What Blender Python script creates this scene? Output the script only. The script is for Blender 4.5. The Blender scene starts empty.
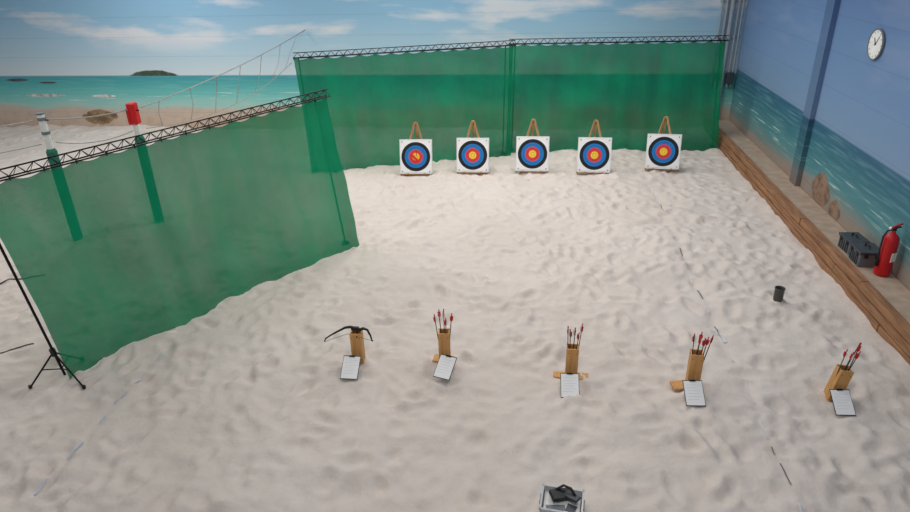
import bpy, math, random
import numpy as np
from mathutils import Vector, Matrix, Euler
random.seed(7); rng=np.random.default_rng(11)
sc=bpy.context.scene
sc.view_settings.view_transform='Standard'

# ---------------------------------------------------------------- materials
def lin(c):
    o=[]
    for v in c[:3]:
        v/=255.0
        o.append(v/12.92 if v<=0.04045 else ((v+0.055)/1.055)**2.4)
    return (o[0],o[1],o[2],1)
class NT:
    def __init__(s,name):
        s.m=bpy.data.materials.new(name); s.m.use_nodes=True
        s.t=s.m.node_tree; s.b=s.t.nodes["Principled BSDF"]; s.o=s.t.nodes["Material Output"]
    def n(s,typ,**k):
        nd=s.t.nodes.new(typ)
        for a,v in k.items(): setattr(nd,a,v)
        return nd
    def l(s,a,b): s.t.links.new(a,b)
    def math(s,op,a,b=None,c=None,clamp=False):
        nd=s.n("ShaderNodeMath",operation=op,use_clamp=clamp)
        for i,v in enumerate((a,b,c)):
            if v is None: continue
            if isinstance(v,(int,float)): nd.inputs[i].default_value=v
            else: s.l(v,nd.inputs[i])
        return nd.outputs[0]
    def mr(s,v,a,b,c=0,d=1):
        nd=s.n("ShaderNodeMapRange"); s.l(v,nd.inputs[0])
        for i,x in enumerate((a,b,c,d)): nd.inputs[i+1].default_value=x
        return nd.outputs[0]
    def mix(s,f,a,b,blend='MIX'):
        nd=s.n("ShaderNodeMix",data_type='RGBA',blend_type=blend)
        for i,v in ((0,f),(6,a),(7,b)):
            if isinstance(v,(int,float)): nd.inputs[i].default_value=v
            elif isinstance(v,tuple): nd.inputs[i].default_value=v
            else: s.l(v,nd.inputs[i])
        return nd.outputs[2]
    def noise(s,vec,scale,detail=3,rough=.5):
        nd=s.n("ShaderNodeTexNoise"); s.l(vec,nd.inputs["Vector"])
        nd.inputs["Scale"].default_value=scale; nd.inputs["Detail"].default_value=detail; nd.inputs["Roughness"].default_value=rough
        return nd.outputs[0]
    def ramp(s,f,stops):
        nd=s.n("ShaderNodeValToRGB"); cr=nd.color_ramp
        while len(cr.elements)<len(stops): cr.elements.new(0.5)
        for e,(p,c) in zip(cr.elements,stops): e.position=p; e.color=lin(c)
        s.l(f,nd.inputs[0]); return nd.outputs[0]
def simple(name,col,rough=.6,metal=0,var=.12,scale=8,bump=0.0):
    t=NT(name); tc=t.n("ShaderNodeTexCoord")
    n=t.noise(tc.outputs["Object"],scale,4)
    f=t.mr(n,.3,.7,1-var,1+var)
    nd=t.n("ShaderNodeVectorMath",operation='SCALE'); nd.inputs[0].default_value=lin(col)[:3]; t.l(f,nd.inputs[3])
    t.l(nd.outputs[0],t.b.inputs["Base Color"])
    t.b.inputs["Roughness"].default_value=rough; t.b.inputs["Metallic"].default_value=metal
    if bump:
        b=t.n("ShaderNodeBump"); b.inputs["Strength"].default_value=bump; t.l(n,b.inputs["Height"]); t.l(b.outputs[0],t.b.inputs["Normal"])
    return t.m
def wood(name,a,b,axis=2,sc_=6):
    t=NT(name); tc=t.n("ShaderNodeTexCoord"); mp=t.n("ShaderNodeMapping")
    s=[sc_*4]*3; s[axis]=sc_*.35; mp.inputs["Scale"].default_value=s
    t.l(tc.outputs["Object"],mp.inputs[0]); n=t.noise(mp.outputs[0],1.0,5,.6)
    t.l(t.ramp(t.mr(n,.3,.7),[(0,a),(1,b)]),t.b.inputs["Base Color"]); t.b.inputs["Roughness"].default_value=.65
    return t.m

def sand_mat():
    t=NT("sand_white"); g=t.n("ShaderNodeNewGeometry"); P=g.outputs["Position"]
    n1=t.noise(P,.5,3); n2=t.noise(P,6,4,.55); n3=t.noise(P,130,2)
    c=t.mix(t.mr(n1,.3,.7),lin((217,206,197)),lin((225,215,207)))
    c=t.mix(t.mr(n2,.4,.75,0,.25),c,lin((200,186,175)))
    c=t.mix(t.mr(n3,.4,.8,0,.2),c,lin((180,165,152)))
    t.l(c,t.b.inputs["Base Color"]); t.b.inputs["Roughness"].default_value=.95; t.b.inputs["Specular IOR Level"].default_value=.1
    h=t.math('ADD',t.math('MULTIPLY',n2,.034),t.math('MULTIPLY',n3,.003))
    b=t.n("ShaderNodeBump"); b.inputs["Strength"].default_value=.75; b.inputs["Distance"].default_value=1
    t.l(h,b.inputs["Height"]); t.l(b.outputs[0],t.b.inputs["Normal"])
    return t.m

def mural(name,stops,horizon,along,clouds,ellipses,joint=.55,dark=1.0,spx=.38):
    t=NT(name); g=t.n("ShaderNodeNewGeometry"); sx=t.n("ShaderNodeSeparateXYZ"); t.l(g.outputs["Position"],sx.inputs[0])
    u=sx.outputs[along]; z=sx.outputs[2]
    cm=t.n("ShaderNodeCombineXYZ"); t.l(u,cm.inputs[0]); t.l(t.math('MULTIPLY',z,5),cm.inputs[1])
    nl=t.noise(cm.outputs[0],.55,3)
    below=t.mr(z,horizon-.45,horizon-.9)
    zz=t.math('ADD',z,t.math('MULTIPLY',t.math('MULTIPLY',t.math('SUBTRACT',nl,.5),.55),below))
    c=t.ramp(t.math('DIVIDE',zz,4.0),[(p/4.0,col) for p,col in stops])
    cm2=t.n("ShaderNodeCombineXYZ"); t.l(t.math('MULTIPLY',u,.8),cm2.inputs[0]); t.l(t.math('MULTIPLY',z,14),cm2.inputs[1])
    n2=t.noise(cm2.outputs[0],1.2,4,.6)
    sea=t.math('MULTIPLY',t.mr(z,horizon-.02,horizon-.06),t.mr(z,.45,.7))
    c=t.mix(t.math('MULTIPLY',t.mr(n2,.48,.7,0,.3),sea),c,lin((150,205,200)))
    foam=t.math('MULTIPLY',t.mr(n2,.6,.66),t.math('MULTIPLY',t.mr(z,.62,.75),t.mr(z,1.15,1.0)))
    c=t.mix(t.math('MULTIPLY',foam,.6),c,lin((225,232,228)))
    cm3=t.n("ShaderNodeCombineXYZ"); t.l(t.math('MULTIPLY',u,spx),cm3.inputs[0]); t.l(t.math('MULTIPLY',z,1.5),cm3.inputs[1]); cm3.inputs[2].default_value=3.3
    n3=t.noise(cm3.outputs[0],.9,6,.55)
    cl=t.math('MULTIPLY',t.mr(n3,.49,.63),t.mr(z,horizon+.5,horizon+1.1))
    c=t.mix(t.math('MULTIPLY',cl,clouds),c,lin((228,226,228)))
    sandm=t.mr(z,.7,.3)
    n4=t.noise(g.outputs["Position"],5,5,.6)
    c=t.mix(t.math('MULTIPLY',t.mr(n4,.45,.7,0,.3),sandm),c,lin((140,120,102)))
    for (eu,ez,ru,rz,col,d) in ellipses:
        a=t.math('POWER',t.math('ABSOLUTE',t.math('DIVIDE',t.math('SUBTRACT',u,eu),ru)),1.5); b=t.math('POWER',t.math('ABSOLUTE',t.math('DIVIDE',t.math('SUBTRACT',z,ez),rz)),1.5)
        nn=t.noise(g.outputs["Position"],2.2/max(rz*4,.3),4,.7)
        e=t.math('ADD',t.math('ADD',a,b),t.math('MULTIPLY',t.math('SUBTRACT',nn,.5),d))
        m=t.mr(e,1.1,.9)
        if ez>horizon-.02: m=t.math('MULTIPLY',m,t.math('GREATER_THAN',z,horizon-.01))
        cc=t.mix(t.mr(n4,.4,.6),lin(col),lin(tuple(v*.7 for v in col)))
        c=t.mix(m,c,cc)
    jt=t.math('LESS_THAN',t.math('FRACT',t.math('DIVIDE',t.math('ADD',z,.12),joint)),.024)
    c=t.mix(t.math('MULTIPLY',jt,.16),c,lin((60,70,85)))
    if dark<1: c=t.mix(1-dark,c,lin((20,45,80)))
    t.l(c,t.b.inputs["Base Color"]); t.b.inputs["Roughness"].default_value=.6
    b=t.n("ShaderNodeBump"); b.inputs["Strength"].default_value=.4; b.inputs["Distance"].default_value=.01
    t.l(t.math('ADD',t.math('MULTIPLY',jt,-1),t.math('MULTIPLY',n4,.3)),b.inputs["Height"]); t.l(b.outputs[0],t.b.inputs["Normal"])
    return t.m

def net_mat(name,col,fac):
    t=NT(name); tc=t.n("ShaderNodeTexCoord"); uv=tc.outputs["UV"]
    mp=t.n("ShaderNodeMapping"); mp.inputs["Scale"].default_value=(2.0,.4,1); t.l(uv,mp.inputs[0])
    n=t.noise(mp.outputs[0],1.0,5,.6); n2=t.noise(uv,60,2); n5=t.noise(uv,.9,3)
    t.l(t.mix(t.mr(t.math('ADD',t.math('MULTIPLY',n,.5),t.math('MULTIPLY',n5,.5)),.35,.65),lin(tuple(v*.74 for v in col)),lin(tuple(min(255,v*1.12) for v in col))),t.b.inputs["Base Color"])
    t.b.inputs["Roughness"].default_value=.85; t.b.inputs["Specular IOR Level"].default_value=.2
    tl=t.n("ShaderNodeBsdfTranslucent"); tl.inputs[0].default_value=lin(col)
    m1=t.n("ShaderNodeMixShader"); m1.inputs[0].default_value=.35; t.l(t.b.outputs[0],m1.inputs[1]); t.l(tl.outputs[0],m1.inputs[2])
    tr=t.n("ShaderNodeBsdfTransparent"); m2=t.n("ShaderNodeMixShader")
    f=t.math('ADD',t.mr(n,.3,.7,fac-.05,fac+.05),t.mr(n2,.3,.7,-.03,.03))
    t.l(f,m2.inputs[0]); t.l(tr.outputs[0],m2.inputs[1]); t.l(m1.outputs[0],m2.inputs[2]); t.l(m2.outputs[0],t.o.inputs[0])
    return t.m

M=dict(
 sand=sand_mat(),
 net=net_mat("green_mesh_fabric",(2,142,98),.88),
 black=simple("black_plastic",(22,22,24),.45),
 steel=simple("black_steel",(28,28,30),.4,.6),
 white=simple("white_paint",(225,225,222),.5,0,.04),
 paper=simple("paper_white",(252,252,252),.7,0,.02),
 ink=simple("ink_grey",(205,207,212),.8),
 foam=simple("foam_white",(236,236,234),.75,0,.05),
 tblack=simple("target_black",(18,20,26),.7), tblue=simple("target_blue",(22,125,200),.7,0,.04),
 tred=simple("target_red",(230,62,66),.7,0,.04), tyel=simple("target_yellow",(255,215,60),.7,0,.04),
 pine=wood("pine_wood",(190,136,76),(222,170,106)), easel=wood("easel_wood",(160,118,74),(205,165,115)),
 ledge=wood("ledge_timber",(118,80,54),(180,132,94),axis=1,sc_=5),
 red=simple("red_paint",(205,22,30),.35,0,.05), fletch=simple("fletch_red",(225,40,40),.6), fw=simple("fletch_white",(240,238,232),.6),
 shaft=simple("arrow_shaft",(60,52,46),.5), grey=simple("grey_plastic",(110,116,122),.5,0,.1), dgrey=simple("dark_grey_plastic",(66,70,78),.5),
 can=simple("can_grey",(84,86,80),.5,.3), rope=simple("rope_grey",(165,165,160),.8), drope=simple("rope_dark",(90,82,76),.8),
 tape=simple("tape_white",(215,219,224),.5,0,.06), tapeb=simple("tape_blue",(182,198,220),.5,0,.1),tapeg=simple("tape_grey",(125,122,122),.6),
 conc=simple("ledge_sand",(178,158,140),.95,0,.15,6,.4), pipe=simple("conduit_grey",(150,158,168),.5),
 pad=simple("green_pad",(30,110,88),.8),
)
def clear():
    t=NT("clear_grey_plastic"); t.b.inputs["Base Color"].default_value=lin((205,208,212)); t.b.inputs["Roughness"].default_value=.25; t.b.inputs["Alpha"].default_value=.75
    return t.m
M['clear']=clear()

# ---------------------------------------------------------------- mesh builder
class MB:
    def __init__(s): s.v=[]; s.f=[]; s.m=[]; s.mats=[]; s.sm=[]
    def mi(s,k):
        if k not in s.mats: s.mats.append(k)
        return s.mats.index(k)
    def add(s,vs,fs,k,smooth=False,T=None):
        o=len(s.v)
        for v in vs:
            v=Vector(v); s.v.append(T@v if T else v)
        i=s.mi(k)
        for f in fs: s.f.append([x+o for x in f]); s.m.append(i); s.sm.append(smooth)
    def box(s,c,d,k,rot=(0,0,0),bev=.12,T=None):
        x,y,z=[q/2 for q in d]; b=min(x,y,z)*bev*2*.5
        R=Matrix.Translation(c)@Euler(rot).to_matrix().to_4x4()
        if T: R=T@R
        import bmesh
        bm=bmesh.new(); bmesh.ops.create_cube(bm,size=1)
        for v in bm.verts: v.co=Vector((v.co.x*d[0],v.co.y*d[1],v.co.z*d[2]))
        if b>1e-4: bmesh.ops.bevel(bm,geom=bm.edges[:],offset=b,segments=1,affect='EDGES')
        bm.verts.index_update()
        s.add([v.co.copy() for v in bm.verts],[[v.index for v in f.verts] for f in bm.faces],k,False,R); bm.free()
    def cyl(s,p0,p1,r,k,n=10,r1=None,T=None,cap=True):
        p0=Vector(p0);p1=Vector(p1); r1=r if r1 is None else r1
        q=(p1-p0).to_track_quat('Z','Y'); L=(p1-p0).length
        vs=[]
        for (zz,rr) in ((0,r),(L,r1)):
            for i in range(n):
                a=2*math.pi*i/n; vs.append(p0+q@Vector((rr*math.cos(a),rr*math.sin(a),zz)))
        fs=[[i,(i+1)%n,n+(i+1)%n,n+i] for i in range(n)]
        s.add(vs,fs,k,True,T)
        if cap: s.add(vs,[list(range(n))[::-1],list(range(n,2*n))],k,False,T)
    def tube(s,pts,r,k,n=6,T=None):
        pts=[Vector(p) for p in pts]; rs=r if isinstance(r,list) else [r]*len(pts)
        vs=[];up=Vector((0.13,.2,1)).normalized()
        for i,p in enumerate(pts):
            t=(pts[min(i+1,len(pts)-1)]-pts[max(i-1,0)]).normalized()
            a=t.cross(up); 
            if a.length<.05: a=t.cross(Vector((1,0,0)))
            a.normalize(); b=t.cross(a)
            for j in range(n):
                an=2*math.pi*j/n; vs.append(p+(a*math.cos(an)+b*math.sin(an))*rs[i])
        fs=[]
        for i in range(len(pts)-1):
            for j in range(n): fs.append([i*n+j,i*n+(j+1)%n,(i+1)*n+(j+1)%n,(i+1)*n+j])
        fs.append(list(range(n))); fs.append([(len(pts)-1)*n+j for j in range(n)])
        s.add(vs,fs,k,True,T)
    def lathe(s,prof,k,n=24,T=None):
        vs=[];fs=[]
        for (r,z) in prof:
            for i in range(n):
                a=2*math.pi*i/n; vs.append((r*math.cos(a),r*math.sin(a),z))
        for j in range(len(prof)-1):
            for i in range(n): fs.append([j*n+i,j*n+(i+1)%n,(j+1)*n+(i+1)%n,(j+1)*n+i])
        s.add(vs,fs,k,True,T)
    def obj(s,name,loc=(0,0,0),rot=(0,0,0),parent=None,scale=1):
        me=bpy.data.meshes.new(name); me.from_pydata([tuple(v*scale) for v in s.v],[],s.f)
        for k in s.mats: me.materials.append(M[k])
        me.polygons.foreach_set("material_index",s.m); me.polygons.foreach_set("use_smooth",s.sm); me.update()
        o=bpy.data.objects.new(name,me); bpy.context.collection.objects.link(o)
        o.location=loc; o.rotation_euler=rot
        if parent: o.parent=parent
        return o

# ---------------------------------------------------------------- sand floor
X0,X1,Y0,Y1,S=-21.0,4.83,1.0,18.69,.035
nx=int((X1-X0)/S)+1; ny=int((Y1-Y0)/S)+1
gx=np.linspace(X0,X1,nx); gy=np.linspace(Y0,Y1,ny); GX,GY=np.meshgrid(gx,gy)
def vnoise(x,y,seed):
    r=np.random.default_rng(seed).random((257,257))
    xi=np.floor(x).astype(int); yi=np.floor(y).astype(int); fx=x-xi; fy=y-yi
    fx=fx*fx*(3-2*fx); fy=fy*fy*(3-2*fy); xi%=256; yi%=256
    return (r[yi,xi]*(1-fx)+r[yi,xi+1]*fx)*(1-fy)+(r[yi+1,xi]*(1-fx)+r[yi+1,xi+1]*fx)*fy-.5
Z=.08*vnoise(GX*.5+50,GY*.5+20,1)+.06*vnoise(GX*1.6+60,GY*1.6+9,2)+.065*vnoise(GX*3.0+80,GY*3.6+3,3)+.026*vnoise(GX*6+150,GY*7,4)
for k in range(6500):
    cx=rng.uniform(X0+.3,X1-.2); cy=rng.uniform(Y0+.3,Y1-.3)
    if cx<-9 and rng.random()<.8: continue
    an=rng.normal(math.pi/2,.8) if rng.random()<.6 else rng.uniform(0,math.pi)
    La=rng.uniform(.10,.19); Lb=rng.uniform(.06,.10); dp=rng.uniform(.008,.034)
    i0=max(0,int((cx-.4-X0)/S)); i1=min(nx,int((cx+.4-X0)/S)+1); j0=max(0,int((cy-.4-Y0)/S)); j1=min(ny,int((cy+.4-Y0)/S)+1)
    dx=GX[j0:j1,i0:i1]-cx; dy=GY[j0:j1,i0:i1]-cy
    u=(dx*math.cos(an)+dy*math.sin(an))/La; v=(-dx*math.sin(an)+dy*math.cos(an))/Lb
    q=u*u+v*v
    Z[j0:j1,i0:i1]+=dp*(-np.exp(-q*1.2)+.6*np.exp(-(np.sqrt(q)-1.5)**2*4.5))
for lx,ya,yb in ((2.69,4.3,14.2),(-4.93,4.0,7.2)):
    Z-=.015*np.exp(-((GX-lx-.03*np.sin(GY*3))/.06)**2)*((GY>ya)&(GY<yb))
Z-=Z.mean()
Z+=.03*np.exp(-((X1-GX)/.25)**2)
def hz(x,y):
    i=min(nx-2,max(0,int((x-X0)/(gx[1]-gx[0])))); j=min(ny-2,max(0,int((y-Y0)/(gy[1]-gy[0]))))
    return float(Z[j:j+2,i:i+2].mean())
vs=np.stack([GX.ravel(),GY.ravel(),Z.ravel()],1)
idx=np.arange(nx*ny).reshape(ny,nx)
fc=np.stack([idx[:-1,:-1],idx[:-1,1:],idx[1:,1:],idx[1:,:-1]],-1).reshape(-1,4)
me=bpy.data.meshes.new("floor"); me.vertices.add(len(vs)); me.vertices.foreach_set("co",vs.ravel())
me.loops.add(fc.size); me.loops.foreach_set("vertex_index",fc.ravel().astype(np.int32))
me.polygons.add(len(fc)); me.polygons.foreach_set("loop_start",np.arange(0,fc.size,4,dtype=np.int32)); 
me.polygons.foreach_set("use_smooth",np.ones(len(fc),bool)); me.update(calc_edges=True); me.validate()
me.materials.append(M['sand']); fl=bpy.data.objects.new("floor",me); bpy.context.collection.objects.link(fl)

# ---------------------------------------------------------------- walls
back=mural("mural_back",[(0,(206,184,166)),(.3,(206,186,168)),(.55,(200,188,174)),(.66,(165,206,198)),(.95,(115,196,192)),(1.3,(75,170,172)),(1.52,(64,152,165)),(1.56,(205,220,226)),(2.2,(176,206,222)),(3.2,(142,186,214)),(4.0,(128,176,208))],1.54,0,.75,
 [(-11.2,1.54,.75,.16,(80,105,85),1.0),(-15.7,1.42,.4,.05,(80,90,100),1.0),(-14.7,1.34,.3,.035,(100,92,92),.8),(-13.3,.30,.6,.24,(165,135,100),1.8),(-14.9,.95,.7,.05,(225,232,230),1.2),(-13.0,.93,.4,.05,(228,234,232),1.2)])
rst=[(0,(160,138,124)),(.3,(165,146,132)),(.5,(150,146,140)),(.68,(108,142,144)),(.85,(80,140,148)),(1.25,(54,115,132)),(1.66,(48,98,128)),(1.70,(126,154,186)),(2.4,(116,147,186)),(3.4,(102,134,178)),(4.0,(90,120,166))]  # top stops darkened: weaker lamp light painted into the mural colours
rel=[(12.3,.56,.42,.34,(158,128,108),.7),(11.6,.42,.26,.2,(162,134,114),.7)]
right=mural("mural_right",rst,1.68,1,.08,rel,.62)
rshade=mural("mural_right_shaded",rst,1.68,1,.1,[],.62,.6)  # copy of right mural with the column's shade mixed into the colour
def slab(name,c,d,mat):
    b=MB(); b.box((0,0,0),d,'white',bev=0); o=b.obj(name,c); o.data.materials.clear(); o.data.materials.append(mat); return o
slab("wall_back",(-7.9,18.8,3.3),(27.2,.2,7.4),back)
slab("wall_right",(5.6,9.6,3.3),(.2,18.6,7.4),right)
slab("pilaster_column",(5.45,13.4,3.6),(.10,.34,6.6),rshade)

b=MB()
for c in range(3):
    y=1.0-c*.8
    while y<18.6:
        L=min(2.4,18.66-y)
        if L>.1:
            ox=random.uniform(-.006,.006)+c*.018
            b.box((4.90+ox,y+L/2,-.02+c*.128+.05),(.13,L-.012,.12),'ledge',bev=.1)
        y+=2.4
b.obj("timber_edging",(0,0,0))
b=MB(); b.box((5.255,9.85,.12),(.47,17.6,.36),'conc',bev=.02); b.obj("ledge_shelf")

b=MB()
for (x,r) in ((4.86,.02),(4.98,.035),(5.12,.06),(5.28,.025),(5.38,.025)):
    b.cyl((x,18.62,1.2 if r<.05 else .3),(x,18.62,6.8),r,'pipe',12)
for z in (1.6,2.5,3.4): b.box((5.12,18.66,z),(.62,.05,.05),'pipe')
b.box((5.32,18.6,1.45),(.16,.12,.3),'dgrey'); b.box((4.98,18.6,1.5),(.12,.1,.2),'dgrey')
b.obj("conduit_pipes")

# ---------------------------------------------------------------- nets
def truss(b,p0,p1,h=.11):
    p0=Vector(p0);p1=Vector(p1); d=(p1-p0); L=d.length; d.normalize(); s=Vector((-d.y,d.x,0))*.05
    top0=p0+Vector((0,0,h));top1=p1+Vector((0,0,h))
    b.cyl(p0+s,p1+s,.010,'steel',6); b.cyl(p0-s,p1-s,.010,'steel',6); b.cyl(top0,top1,.010,'steel',6)
    n=int(L/.18)
    for i in range(n):
        a=p0+d*(L*i/n); c=p0+d*(L*(i+.5)/n)+Vector((0,0,h)); e=p0+d*(L*(i+1)/n)
        for q in (s,-s): b.cyl(a+q,c,.005,'steel',4,cap=False); b.cyl(c,e+q,.005,'steel',4,cap=False)
def netobj(name,B0,B1,T0,T1,zt,seed,poles,amp=.05,ext=0.0,bulge=.1):
    root=bpy.data.objects.new(name,None); bpy.context.collection.objects.link(root)
    B0=Vector((*B0,0));B1=Vector((*B1,0));T0=Vector((*T0,zt));T1=Vector((*T1,zt))
    d=(T1-T0).normalized(); nrm=Vector((-d.y,d.x,0)); L=(T1-T0).length
    NU=int(L/.035); NV=70; rs=random.Random(seed)
    ph=[(rs.uniform(1.5,4),rs.uniform(0,6),rs.uniform(.4,1)) for _ in range(4)]+[(rs.uniform(7,15),rs.uniform(0,6),rs.uniform(.25,.5)) for _ in range(4)]
    vs=[];uv=[]
    nl=max(3,int(L/.36))
    for j in range(NV+1):
        v=j/NV
        for i in range(NU+1):
            u=i/NU
            sc_=abs(math.sin(math.pi*u*nl))
            t=T0.lerp(T1,u)+Vector((0,0,-.05*sc_+.03)); g=B0.lerp(B1,u)
            g.z=hz(g.x,g.y)+.01
            p=t.lerp(g,v)
            w=sum(a*math.sin(f*u*L+o+v*.9*math.sin(o*3)) for f,o,a in ph)/2.2
            p+=nrm*(amp*w*(.15+.9*math.sin(math.pi*min(v*.75,.9)))+bulge*math.sin(math.pi*v*.9)*math.sin(math.pi*u))
            e=.02*math.sin(math.pi*v); p+=d*(e*(1-2*u))
            p+=nrm*(.02*math.sin(v*9+u*L*1.3+seed)+.012*math.sin(v*21-u*L*2.1+seed))
            p+=nrm*.02*math.sin(14*(v+u*L*.35))*math.exp(-3*u)*(1-v)
            vs.append(p); uv.append((u*L+seed*7,v*2.7))
    fs=[]
    for j in range(NV):
        for i in range(NU):
            a=j*(NU+1)+i; fs.append((a,a+1,a+NU+2,a+NU+1))
    me=bpy.data.meshes.new("mesh_fabric"); me.from_pydata([tuple(v) for v in vs],[],fs)
    ul=me.uv_layers.new(name="UVMap")
    for lp in me.loops: ul.data[lp.index].uv=uv[lp.vertex_index]
    me.polygons.foreach_set("use_smooth",[True]*len(fs)); me.materials.append(M['net']); me.update()
    o=bpy.data.objects.new("mesh_fabric",me); bpy.context.collection.objects.link(o); o.parent=root
    b=MB(); 
    truss(b,T0-d*ext+Vector((0,0,.03)),T1+d*.06+Vector((0,0,.03)))
    for k in range(nl+1):
        p=T0.lerp(T1,k/nl); b.cyl(p+Vector((0,0,-.01)),p+Vector((0,0,.05)),.010,'black',5)
    for (u,side,legs) in poles:
        t=T0.lerp(T1,u); g=B0.lerp(B1,u)+nrm*side; g.z=hz(g.x,g.y)+.02
        t=t+nrm*side*.5
        b.cyl(g+Vector((0,0,-.03 if not legs else .05)),t+Vector((0,0,.03)),.016,'steel',8)
        ax=(t-g).normalized(); hub=g+ax*.42
        if not legs: 
            b.cyl(g,g+Vector((0,0,.04)),.07,'black',10); continue
        b.cyl(hub-ax*.05,hub+ax*.05,.035,'black',8)
        for a in legs:
            an=math.radians(a); f=g+Vector((math.cos(an)*.40,math.sin(an)*.40,0)); f.z=hz(f.x,f.y)+.015
            b.cyl(hub,f,.012,'steel',6); b.cyl(g+ax*.15,hub.lerp(f,.5),.008,'steel',5)
            b.cyl(f-Vector((0,0,.01)),f+Vector((0,0,.03)),.022,'black',6)
    b.obj("frame_truss",parent=root)
    return root
netobj("backstop_net",(-.62,16.3),(4.76,16.7),(-.56,16.36),(4.54,16.66),2.66,3,[(0.03,.2,None),(.985,.2,None)],.07)
netobj("backstop_net",(-5.25,14.6),(-.48,16.12),(-5.3,14.5),(-.46,16.16),2.66,8,[(0.02,.2,None),(.97,.2,None)],.08)
netobj("side_net",(-5.86,6.26),(-3.05,10.6),(-6.04,6.08),(-3.40,10.6),2.66,5,[(-.002,.02,(215,335,95)),(.97,.22,None)],.09,.7,.10)

# ---------------------------------------------------------------- targets
def target(x,y,yaw,arrow=False,w=.76,h=.8):
    b=MB(); th=math.atan(.25)
    ap=Vector((0,.30,1.2))
    for s in (-1,1):
        foot=Vector((s*.37,.04,0)); dv=(ap+Vector((s*.02,0,0))-foot)
        mid=(foot+ap+Vector((s*.02,0,0)))/2
        q=dv.to_track_quat('Z','Y').to_euler()
        b.box(mid,(.022,.05,dv.length),'easel',rot=q)
        b.box((s*.2,.0,.06),(.05,.12,.03),'easel')
    foot=Vector((0,.75,0)); dv=ap-foot; b.box((foot+ap)/2+Vector((0,.02,0)),(.05,.022,dv.length),'easel',rot=dv.to_track_quat('Z','Y').to_euler())
    b.box((0,.12,.30),(.55,.022,.045),'easel'); b.box((0,.05,.035),(.62,.1,.03),'easel')
    b.cyl((-.05,.30,1.13),(.05,.30,1.13),.012,'steel',8)
    T=Matrix.Translation((0,0,.05))@Matrix.Rotation(-th,4,'X')
    b.box((0,-.01,h/2),(w,.07,h),'foam',bev=.1,T=T)
    b.box((0,-.0475,h/2),(w*.95,.003,w*.95),'paper',bev=0,T=T)
    rr=[(.34,'tblack'),(.262,'tblue'),(.168,'tred'),(.085,'tyel')]
    for k,(r,m) in enumerate(rr):
        ri=rr[k+1][0] if k<3 else 0; n=48; yy=-.0505
        vs=[(r*math.cos(2*math.pi*i/n),yy,h/2+r*math.sin(2*math.pi*i/n)) for i in range(n)]
        if ri:
            vs+=[(ri*math.cos(2*math.pi*i/n),yy,h/2+ri*math.sin(2*math.pi*i/n)) for i in range(n)]
            b.add(vs,[[i,(i+1)%n,n+(i+1)%n,n+i] for i in range(n)],m,False,T)
        else: b.add(vs,[list(range(n))],m,False,T)
    for r in (.215,.126,.042):
        n=40; vs=[];
        for q in (r-.002,r+.002): vs+=[(q*math.cos(2*math.pi*i/n),-.0512,h/2+q*math.sin(2*math.pi*i/n)) for i in range(n)]
        b.add(vs,[[i,(i+1)%n,n+(i+1)%n,n+i] for i in range(n)],'tblack',False,T)
    for sx in (-1,1):
        for sz in (.06,h-.06): b.cyl((sx*(w/2-.06),-.04,sz),(sx*(w/2-.06),-.058,sz),.012,'steel',8,T=T)
    if arrow:
        b.cyl((.02,-.04,h/2+.02),(.06,-.45,h/2+.18),.005,'shaft',6,T=T)
        b.box((.055,-.4,h/2+.16),(.004,.08,.04),'fletch',T=T); b.box((-.03,-.06,h/2-.02),(.18,.02,.05),'fletch',rot=(0,.75,0),T=T)
    b.obj("archery_target",(x,y,hz(x,y)-.0),(0,0,yaw))
for x,y,yw,a in ((-2.64,14.45,.05,True),(-1.32,14.62,.02,False),(.07,14.66,0,False),(1.49,14.72,-.03,False),(3.08,14.98,-.08,False)):
    target(x,y,yw,a)

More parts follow.
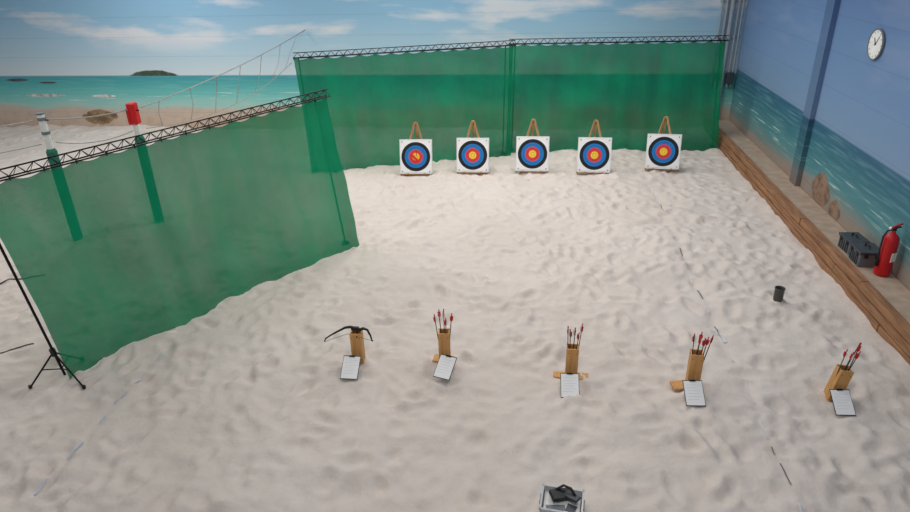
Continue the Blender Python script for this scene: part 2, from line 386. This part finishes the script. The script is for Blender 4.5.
# ---------------------------------------------------------------- arrow stands
def arrow(b,p,d,T=None):
    p=Vector(p); d=Vector(d).normalized(); L=random.uniform(.60,.70); e=p+d*L
    b.cyl(p,e,.0055,'shaft',6,T=T); b.cyl(e,e+d*.02,.008,'fletch',6,T=T)
    q=d.to_track_quat('Z','Y').to_matrix()
    for k in range(3):
        a=k*2.094+random.random(); s=q@Vector((math.cos(a),math.sin(a),0))
        f0=e-d*.10; f1=e-d*.015
        o=[f0,f0+d*.02+s*.022,f1+s*.024,f1]
        b.add([v for v in o],[[0,1,2,3]],'fletch' if k else 'fw',False,T)
def stand(x,y,yaw,arrows,clip,clipyaw,plank,lean=0,h=.47):
    root=bpy.data.objects.new("arrow_stand",None); bpy.context.collection.objects.link(root); root.location=(x,y,hz(x,y))
    b=MB(); T=Matrix.Rotation(yaw,4,'Z')@Matrix.Rotation(lean,4,'Y')
    w,dp,t=.145,.12,.016
    b.box((0,-dp/2,h/2),(w,t,h),'pine',T=T); b.box((0,dp/2,h/2),(w,t,h),'pine',T=T)
    b.box((-w/2+t/2,0,h/2-.005),(t,dp-t,h-.01),'pine',T=T); b.box((w/2-t/2,0,h/2-.005),(t,dp-t,h-.01),'pine',T=T)
    b.box((0,0,.02),(w-.02,dp-.02,.02),'pine',T=T)
    for zz in (.08,h-.06):
        for sx in (-1,1): b.cyl((sx*.05,-dp/2-.007,zz),(sx*.05,-dp/2-.012,zz),.005,'steel',6,T=T)
    b.box((plank[0],plank[1],.005),(plank[2],plank[3],.028),'pine',rot=(0,0,plank[4]))
    for (ax,ay,dx,dy) in arrows:
        arrow(b,(ax,ay,.08),(dx,dy,1),T)
    b.obj("wooden_quiver",parent=root)
    c=MB(); tl=math.radians(34)
    R=Matrix.Translation((clip[0],clip[1],.03))@Matrix.Rotation(clipyaw,4,'Z')@Matrix.Rotation(tl,4,'X')
    c.box((0,.155,0),(.224,.312,.008),'black',T=R); c.box((0,.153,.0055),(.212,.294,.002),'paper',bev=0,T=R)
    c.box((0,.302,.010),(.07,.02,.012),'steel',T=R)
    for k in range(6): c.box((-.015 if k%2 else 0,.25-.035*k,.0069),(.13 if k%2 else .15,.003,.0006),'ink',bev=0,T=R)
    c.obj("score_clipboard",parent=root)
    return root
A=lambda n,lx=0,sp=.10:[(-.045+.09*i/(n-1),random.uniform(-.03,.03),lx+sp*(2*i/(n-1)-1)*.8+random.uniform(-.05,.05),random.uniform(-.14,.14)) for i in range(n)]
s1=stand(-2.15,6.88,.05,[],(-.03,-.42),.0,(-.02,.04,.3,.15,.1))
stand(-1.02,6.95,.08,A(5,.02),(.00,-.40),-.30,(-.03,.05,.26,.15,-.1))
stand(.60,6.86,-.02,A(5,0),(-.03,-.45),.02,(.0,.03,.44,.14,-.08))
stand(2.05,6.72,-.08,A(6,.05),(-.05,-.45),.06,(-.08,-.02,.34,.16,.2))
stand(3.69,6.74,.05,A(5,.0,.08),(.02,-.36),.05,(-.10,.0,.26,.17,.1),lean=.16,h=.44)
b=MB(); pts=[(-.40,-.10,.36),(-.385,-.09,.40),(-.33,-.06,.43),(-.24,-.03,.475),(-.14,0,.52),(-.07,0,.535),(0,0,.515),(.06,0,.50),(.10,0,.52),(.15,.0,.50),(.19,-.02,.43),(.205,-.03,.37),(.225,-.04,.355)]
rs=[.007,.009,.011,.013,.016,.02,.024,.024,.02,.016,.012,.010,.007]
b.tube(pts,rs,'black',8)
b.box((-.01,0,.515),(.10,.035,.045),'black'); b.tube([pts[0],(-.1,-.05,.46),(.0,-.06,.45),pts[-1]],.0025,'black',4)
b.tube([(.02,-.02,.50),(.03,-.05,.46),(.02,-.07,.42)],.012,'black',6)
b.obj("recurve_bow",parent=s1)

# ---------------------------------------------------------------- small items
b=MB(); b.lathe([(.001,.0),(.06,.0),(.066,.01),(.068,.19),(.074,.195),(.074,.21),(.066,.21),(.062,.19),(.058,.02),(.001,.02)],'can',24)
b.obj("metal_tin",(3.74,8.9,hz(3.76,8.95)-.02))

b=MB(); W,D,Hh=.42,.32,.2
for (c,d) in (((0,-D/2,Hh/2),(W,.012,Hh)),((0,D/2,Hh/2),(W,.012,Hh)),((-W/2,0,Hh/2),(.012,D,Hh)),((W/2,0,Hh/2),(.012,D,Hh)),((0,0,.008),(W,D,.012))): b.box(c,d,'clear')
for s in (-1,1):
    b.box((0,s*(D/2+.005),Hh-.01),(W+.03,.02,.018),'clear'); b.box((s*(W/2+.005),0,Hh-.01),(.02,D+.03,.018),'clear')
    b.box((s*(W/2+.015),0,Hh-.04),(.02,.12,.04),'grey')
b.box((-.02,.07,.19),(.22,.13,.05),'black',rot=(.1,.15,.5)); b.box((.09,.06,.20),(.18,.09,.03),'dgrey',rot=(-.1,-.1,-.5))
b.tube([(-.08,.10,.22),(-.0,.14,.26),(.08,.12,.25),(.13,.06,.22)],.014,'black',8)
b.box((0,0,.08),(.38,.28,.13),'white',bev=.05); b.box((-.06,-.08,.15),(.2,.07,.01),'grey',rot=(0,0,.2)); b.box((.1,-.06,.152),(.1,.1,.01),'dgrey',rot=(0,0,-.3))
b.obj("storage_crate",(.40,4.62,hz(.4,4.6)-.02),(0,0,-.12),scale=.9)

def tbox(x,y,w,d,h,yaw,z=.30):
    b=MB(); b.box((0,0,h*.4),(w,d,h*.8),'grey',bev=.1); b.box((0,0,h*.83),(w+.03,d+.03,h*.16),'dgrey',bev=.2)
    for k in range(-2,3): b.box((-w/2-.006,k*d/6,h*.38),(.012,.02,h*.6),'dgrey')
    for s in (-1,1):
        b.box((-w/2-.01,s*d*.28,h*.7),(.02,.05,h*.25),'black'); b.box((s*w*.25,-d/2-.02,h*.7),(.05,.02,h*.25),'black')
    b.tube([(0,-d*.2,h*.9),(0,-d*.18,h*1.08),(0,d*.18,h*1.08),(0,d*.2,h*.9)],.012,'black',8)
    b.obj("storage_toolbox",(x,y,z),(0,0,yaw))
tbox(5.24,10.18,.28,.36,.26,.06); tbox(5.24,9.74,.32,.36,.28,-.03)
b=MB(); b.lathe([(.001,0),(.085,0),(.098,.02),(.10,.06),(.10,.50),(.09,.56),(.06,.60),(.03,.62),(.03,.66),(.001,.66)],'red',24)
b.box((.0,.101,.3),(.09,.006,.13),'fw')
b.cyl((0,0,.64),(0,0,.70),.03,'black',12); b.box((-.05,0,.72),(.16,.025,.02),'red',rot=(0,.2,0)); b.box((-.05,0,.69),(.13,.025,.015),'black')
b.cyl((0,-.03,.67),(0,-.06,.67),.022,'fw',12)
b.tube([(.03,0,.67),(.09,-.02,.66),(.125,-.03,.58),(.125,-.03,.40),(.12,-.02,.25),(.12,-.02,.15)],[.012,.012,.012,.012,.016,.022],'black',8)
b.obj("fire_extinguisher",(5.32,9.34,.30),(0,0,3.6),scale=1.1)

b=MB(); T=Matrix.Rotation(-math.pi/2,4,'Y')
b.lathe([(.001,0),(.235,0),(.245,.02),(.24,.045),(.225,.045),(.222,.03)],'grey',48,T=T); b.cyl((0,0,0),(-.032,0,0),.224,'foam',48)
for k in range(12):
    a=k*math.pi/6; b.box((-.034,.19*math.sin(a),.19*math.cos(a)),(.003,.010,.03),'grey',rot=(-a,0,0),bev=0)
b.box((-.037,.03,.045),(.003,.016,.12),'black',rot=(-.6,0,0),bev=0); b.box((-.040,-.045,.06),(.003,.01,.17),'black',rot=(.6,0,0),bev=0)
b.cyl((-.03,0,0),(-.045,0,0),.014,'black',12)
b.obj("wall_clock",(5.50,11.54,3.32))

def tape(name,x,segs):
    b=MB()
    for (ya,yb,w,k) in segs:
        n=max(2,int((yb-ya)/.05)); vs=[]
        for i in range(n+1):
            y=ya+(yb-ya)*i/n; xx=x+.02*math.sin(y*1.1)+.012*math.sin(y*5)
            for s in (-1,1): vs.append((xx+s*w/2,y,hz(xx,y)+.010+.006*math.sin(y*9)))
        b.add(vs,[[2*i,2*i+1,2*i+3,2*i+2] for i in range(n)],k)
    b.obj(name)
seg=[];y=4.5
while y<13.9:
    L=random.uniform(.1,.4); k=('tapeg','tape','tape')[int(random.random()*3)]
    seg.append((y,y+L,random.uniform(.010,.022),k)); y+=L+random.uniform(.05,.3)
seg=[s for s in seg if not (6.7<s[0]<7.3 or 10.5<s[0]<12.0)]+[(7.75,8.15,.045,'tape')]
tape("lane_tape",2.68,seg)
seg=[];y=4.4
while y<7.0:
    L=random.uniform(.1,.3); seg.append((y,y+L,.020,random.choice(['tapeb','tape']))); y+=L+random.uniform(.1,.35)
tape("lane_tape",-4.93,seg)
def grope(name,P,k,r=.015):
    b=MB(); pts=[]
    for a,c in zip(P[:-1],P[1:]):
        for i in range(12):
            x=a[0]+(c[0]-a[0])*i/12; y=a[1]+(c[1]-a[1])*i/12; pts.append((x,y,hz(x,y)+.006))
    b.tube(pts,r,k,6); b.obj(name)
grope("ground_rope",[(-9.6,8.2),(-8.6,8.65),(-8.1,9.0)],'drope',.014)
grope("ground_rope",[(-8.2,6.4),(-7.1,6.75),(-6.8,6.95)],'drope',.010)

# ---------------------------------------------------------------- volleyball posts + net
vb=bpy.data.objects.new("volleyball_net",None); bpy.context.collection.objects.link(vb)
def post(name,x,y,h,pad):
    b=MB(); z=hz(x,y); b.cyl((0,0,-.1),(0,0,h),.06,'white',16); b.cyl((0,0,h),(0,0,h+.03),.065,'grey',16)
    b.cyl((0,0,-.02),(0,0,1.72),.09,'pad',18); b.cyl((0,0,1.72),(0,0,1.77),.09,'pad',18,r1=.06)
    for zz in (h-.35,h-.1): b.cyl((0,0,zz),(0,0,zz+.05),.07,'grey',16)
    b.cyl((.055,0,h-.1),(.12,0,h-.1),.012,'steel',8)
    if pad:
        b.box((0,0,h-.16),(.16,.16,.40),'red',bev=.25); b.box((-.06,-.085,h-.2),(.05,.02,.3),'red')
    b.obj(name,(x,y,z),parent=vb)
post("post_1",-8.5,10.4,2.38,False); post("post_2",-7.38,11.35,2.35,True)
b=MB()
def sag(a,c,s,n=14):
    a=Vector(a);c=Vector(c); return [a.lerp(c,i/n)+Vector((0,0,-s*4*(i/n)*(1-i/n))) for i in range(n+1)]
top=sag((-7.25,11.45,2.3),(-6.39,18.68,2.79),.1); b.tube(top,.013,'rope',5)
bot=sag((-7.25,11.45,1.9),(-6.9,18.68,1.9),.35); b.tube(bot,.009,'rope',5)
for i in range(1,14):
    if i%2: b.tube([top[i],top[i].lerp(bot[i],.5)+Vector((random.uniform(-.1,.1),0,0)),bot[i]],.007,'rope',4)
b.tube(sag((-8.42,10.47,2.32),(-7.42,11.27,2.3),.05),.012,'rope',5)
b.tube(sag((-8.42,10.47,1.9),(-7.42,11.27,1.9),.1),.009,'rope',5)
b.tube(sag((-12,7.8,2.3),(-8.6,10.35,2.32),.05),.012,'rope',5); b.tube(sag((-12,7.8,1.9),(-8.6,10.35,1.9),.1),.009,'rope',5)
b.obj("net_ropes",parent=vb)

# ---------------------------------------------------------------- lights
w=bpy.data.worlds.new("hall_ambient"); sc.world=w; w.use_nodes=True
w.node_tree.nodes["Background"].inputs[0].default_value=(.92,.94,1,1); w.node_tree.nodes["Background"].inputs[1].default_value=.25
def area(x,y,e,sx=1.2,sy=2.4,z=6.6):
    l=bpy.data.lights.new("ceiling_and_fill_lamp",'AREA'); l.shape='RECTANGLE'; l.size=sx; l.size_y=sy; l.energy=e; l.color=(1,.98,.95)
    o=bpy.data.objects.new("ceiling_and_fill_lamp",l); o.location=(x,y,z); bpy.context.collection.objects.link(o)
for x,y,e in ((-3.2,9.5,100),(1.4,9.5,110),(-3.2,14.6,175),(1.0,14.6,165),(-10,15,240),(-10,8.5,110),(0,2.6,100)): area(x,y,e)  # last lamp is unseen fill, added to brighten foreground and clipboards

# ---------------------------------------------------------------- camera
p=math.radians(26);yaw=math.radians(7);a=math.radians(1.5);f=650.0
fw=Vector((-math.sin(yaw)*math.cos(p),math.cos(yaw)*math.cos(p),-math.sin(p)))
r0=Vector((math.cos(yaw),math.sin(yaw),0));u0=r0.cross(fw)
r=r0*math.cos(a)-u0*math.sin(a);u=u0*math.cos(a)+r0*math.sin(a)
cd=bpy.data.cameras.new("camera"); cd.sensor_width=36; cd.lens=f/910*36
co=bpy.data.objects.new("camera",cd); bpy.context.collection.objects.link(co)
co.matrix_world=Matrix(((r.x,u.x,-fw.x,0),(r.y,u.y,-fw.y,0),(r.z,u.z,-fw.z,5),(0,0,0,1)))
sc.camera=co
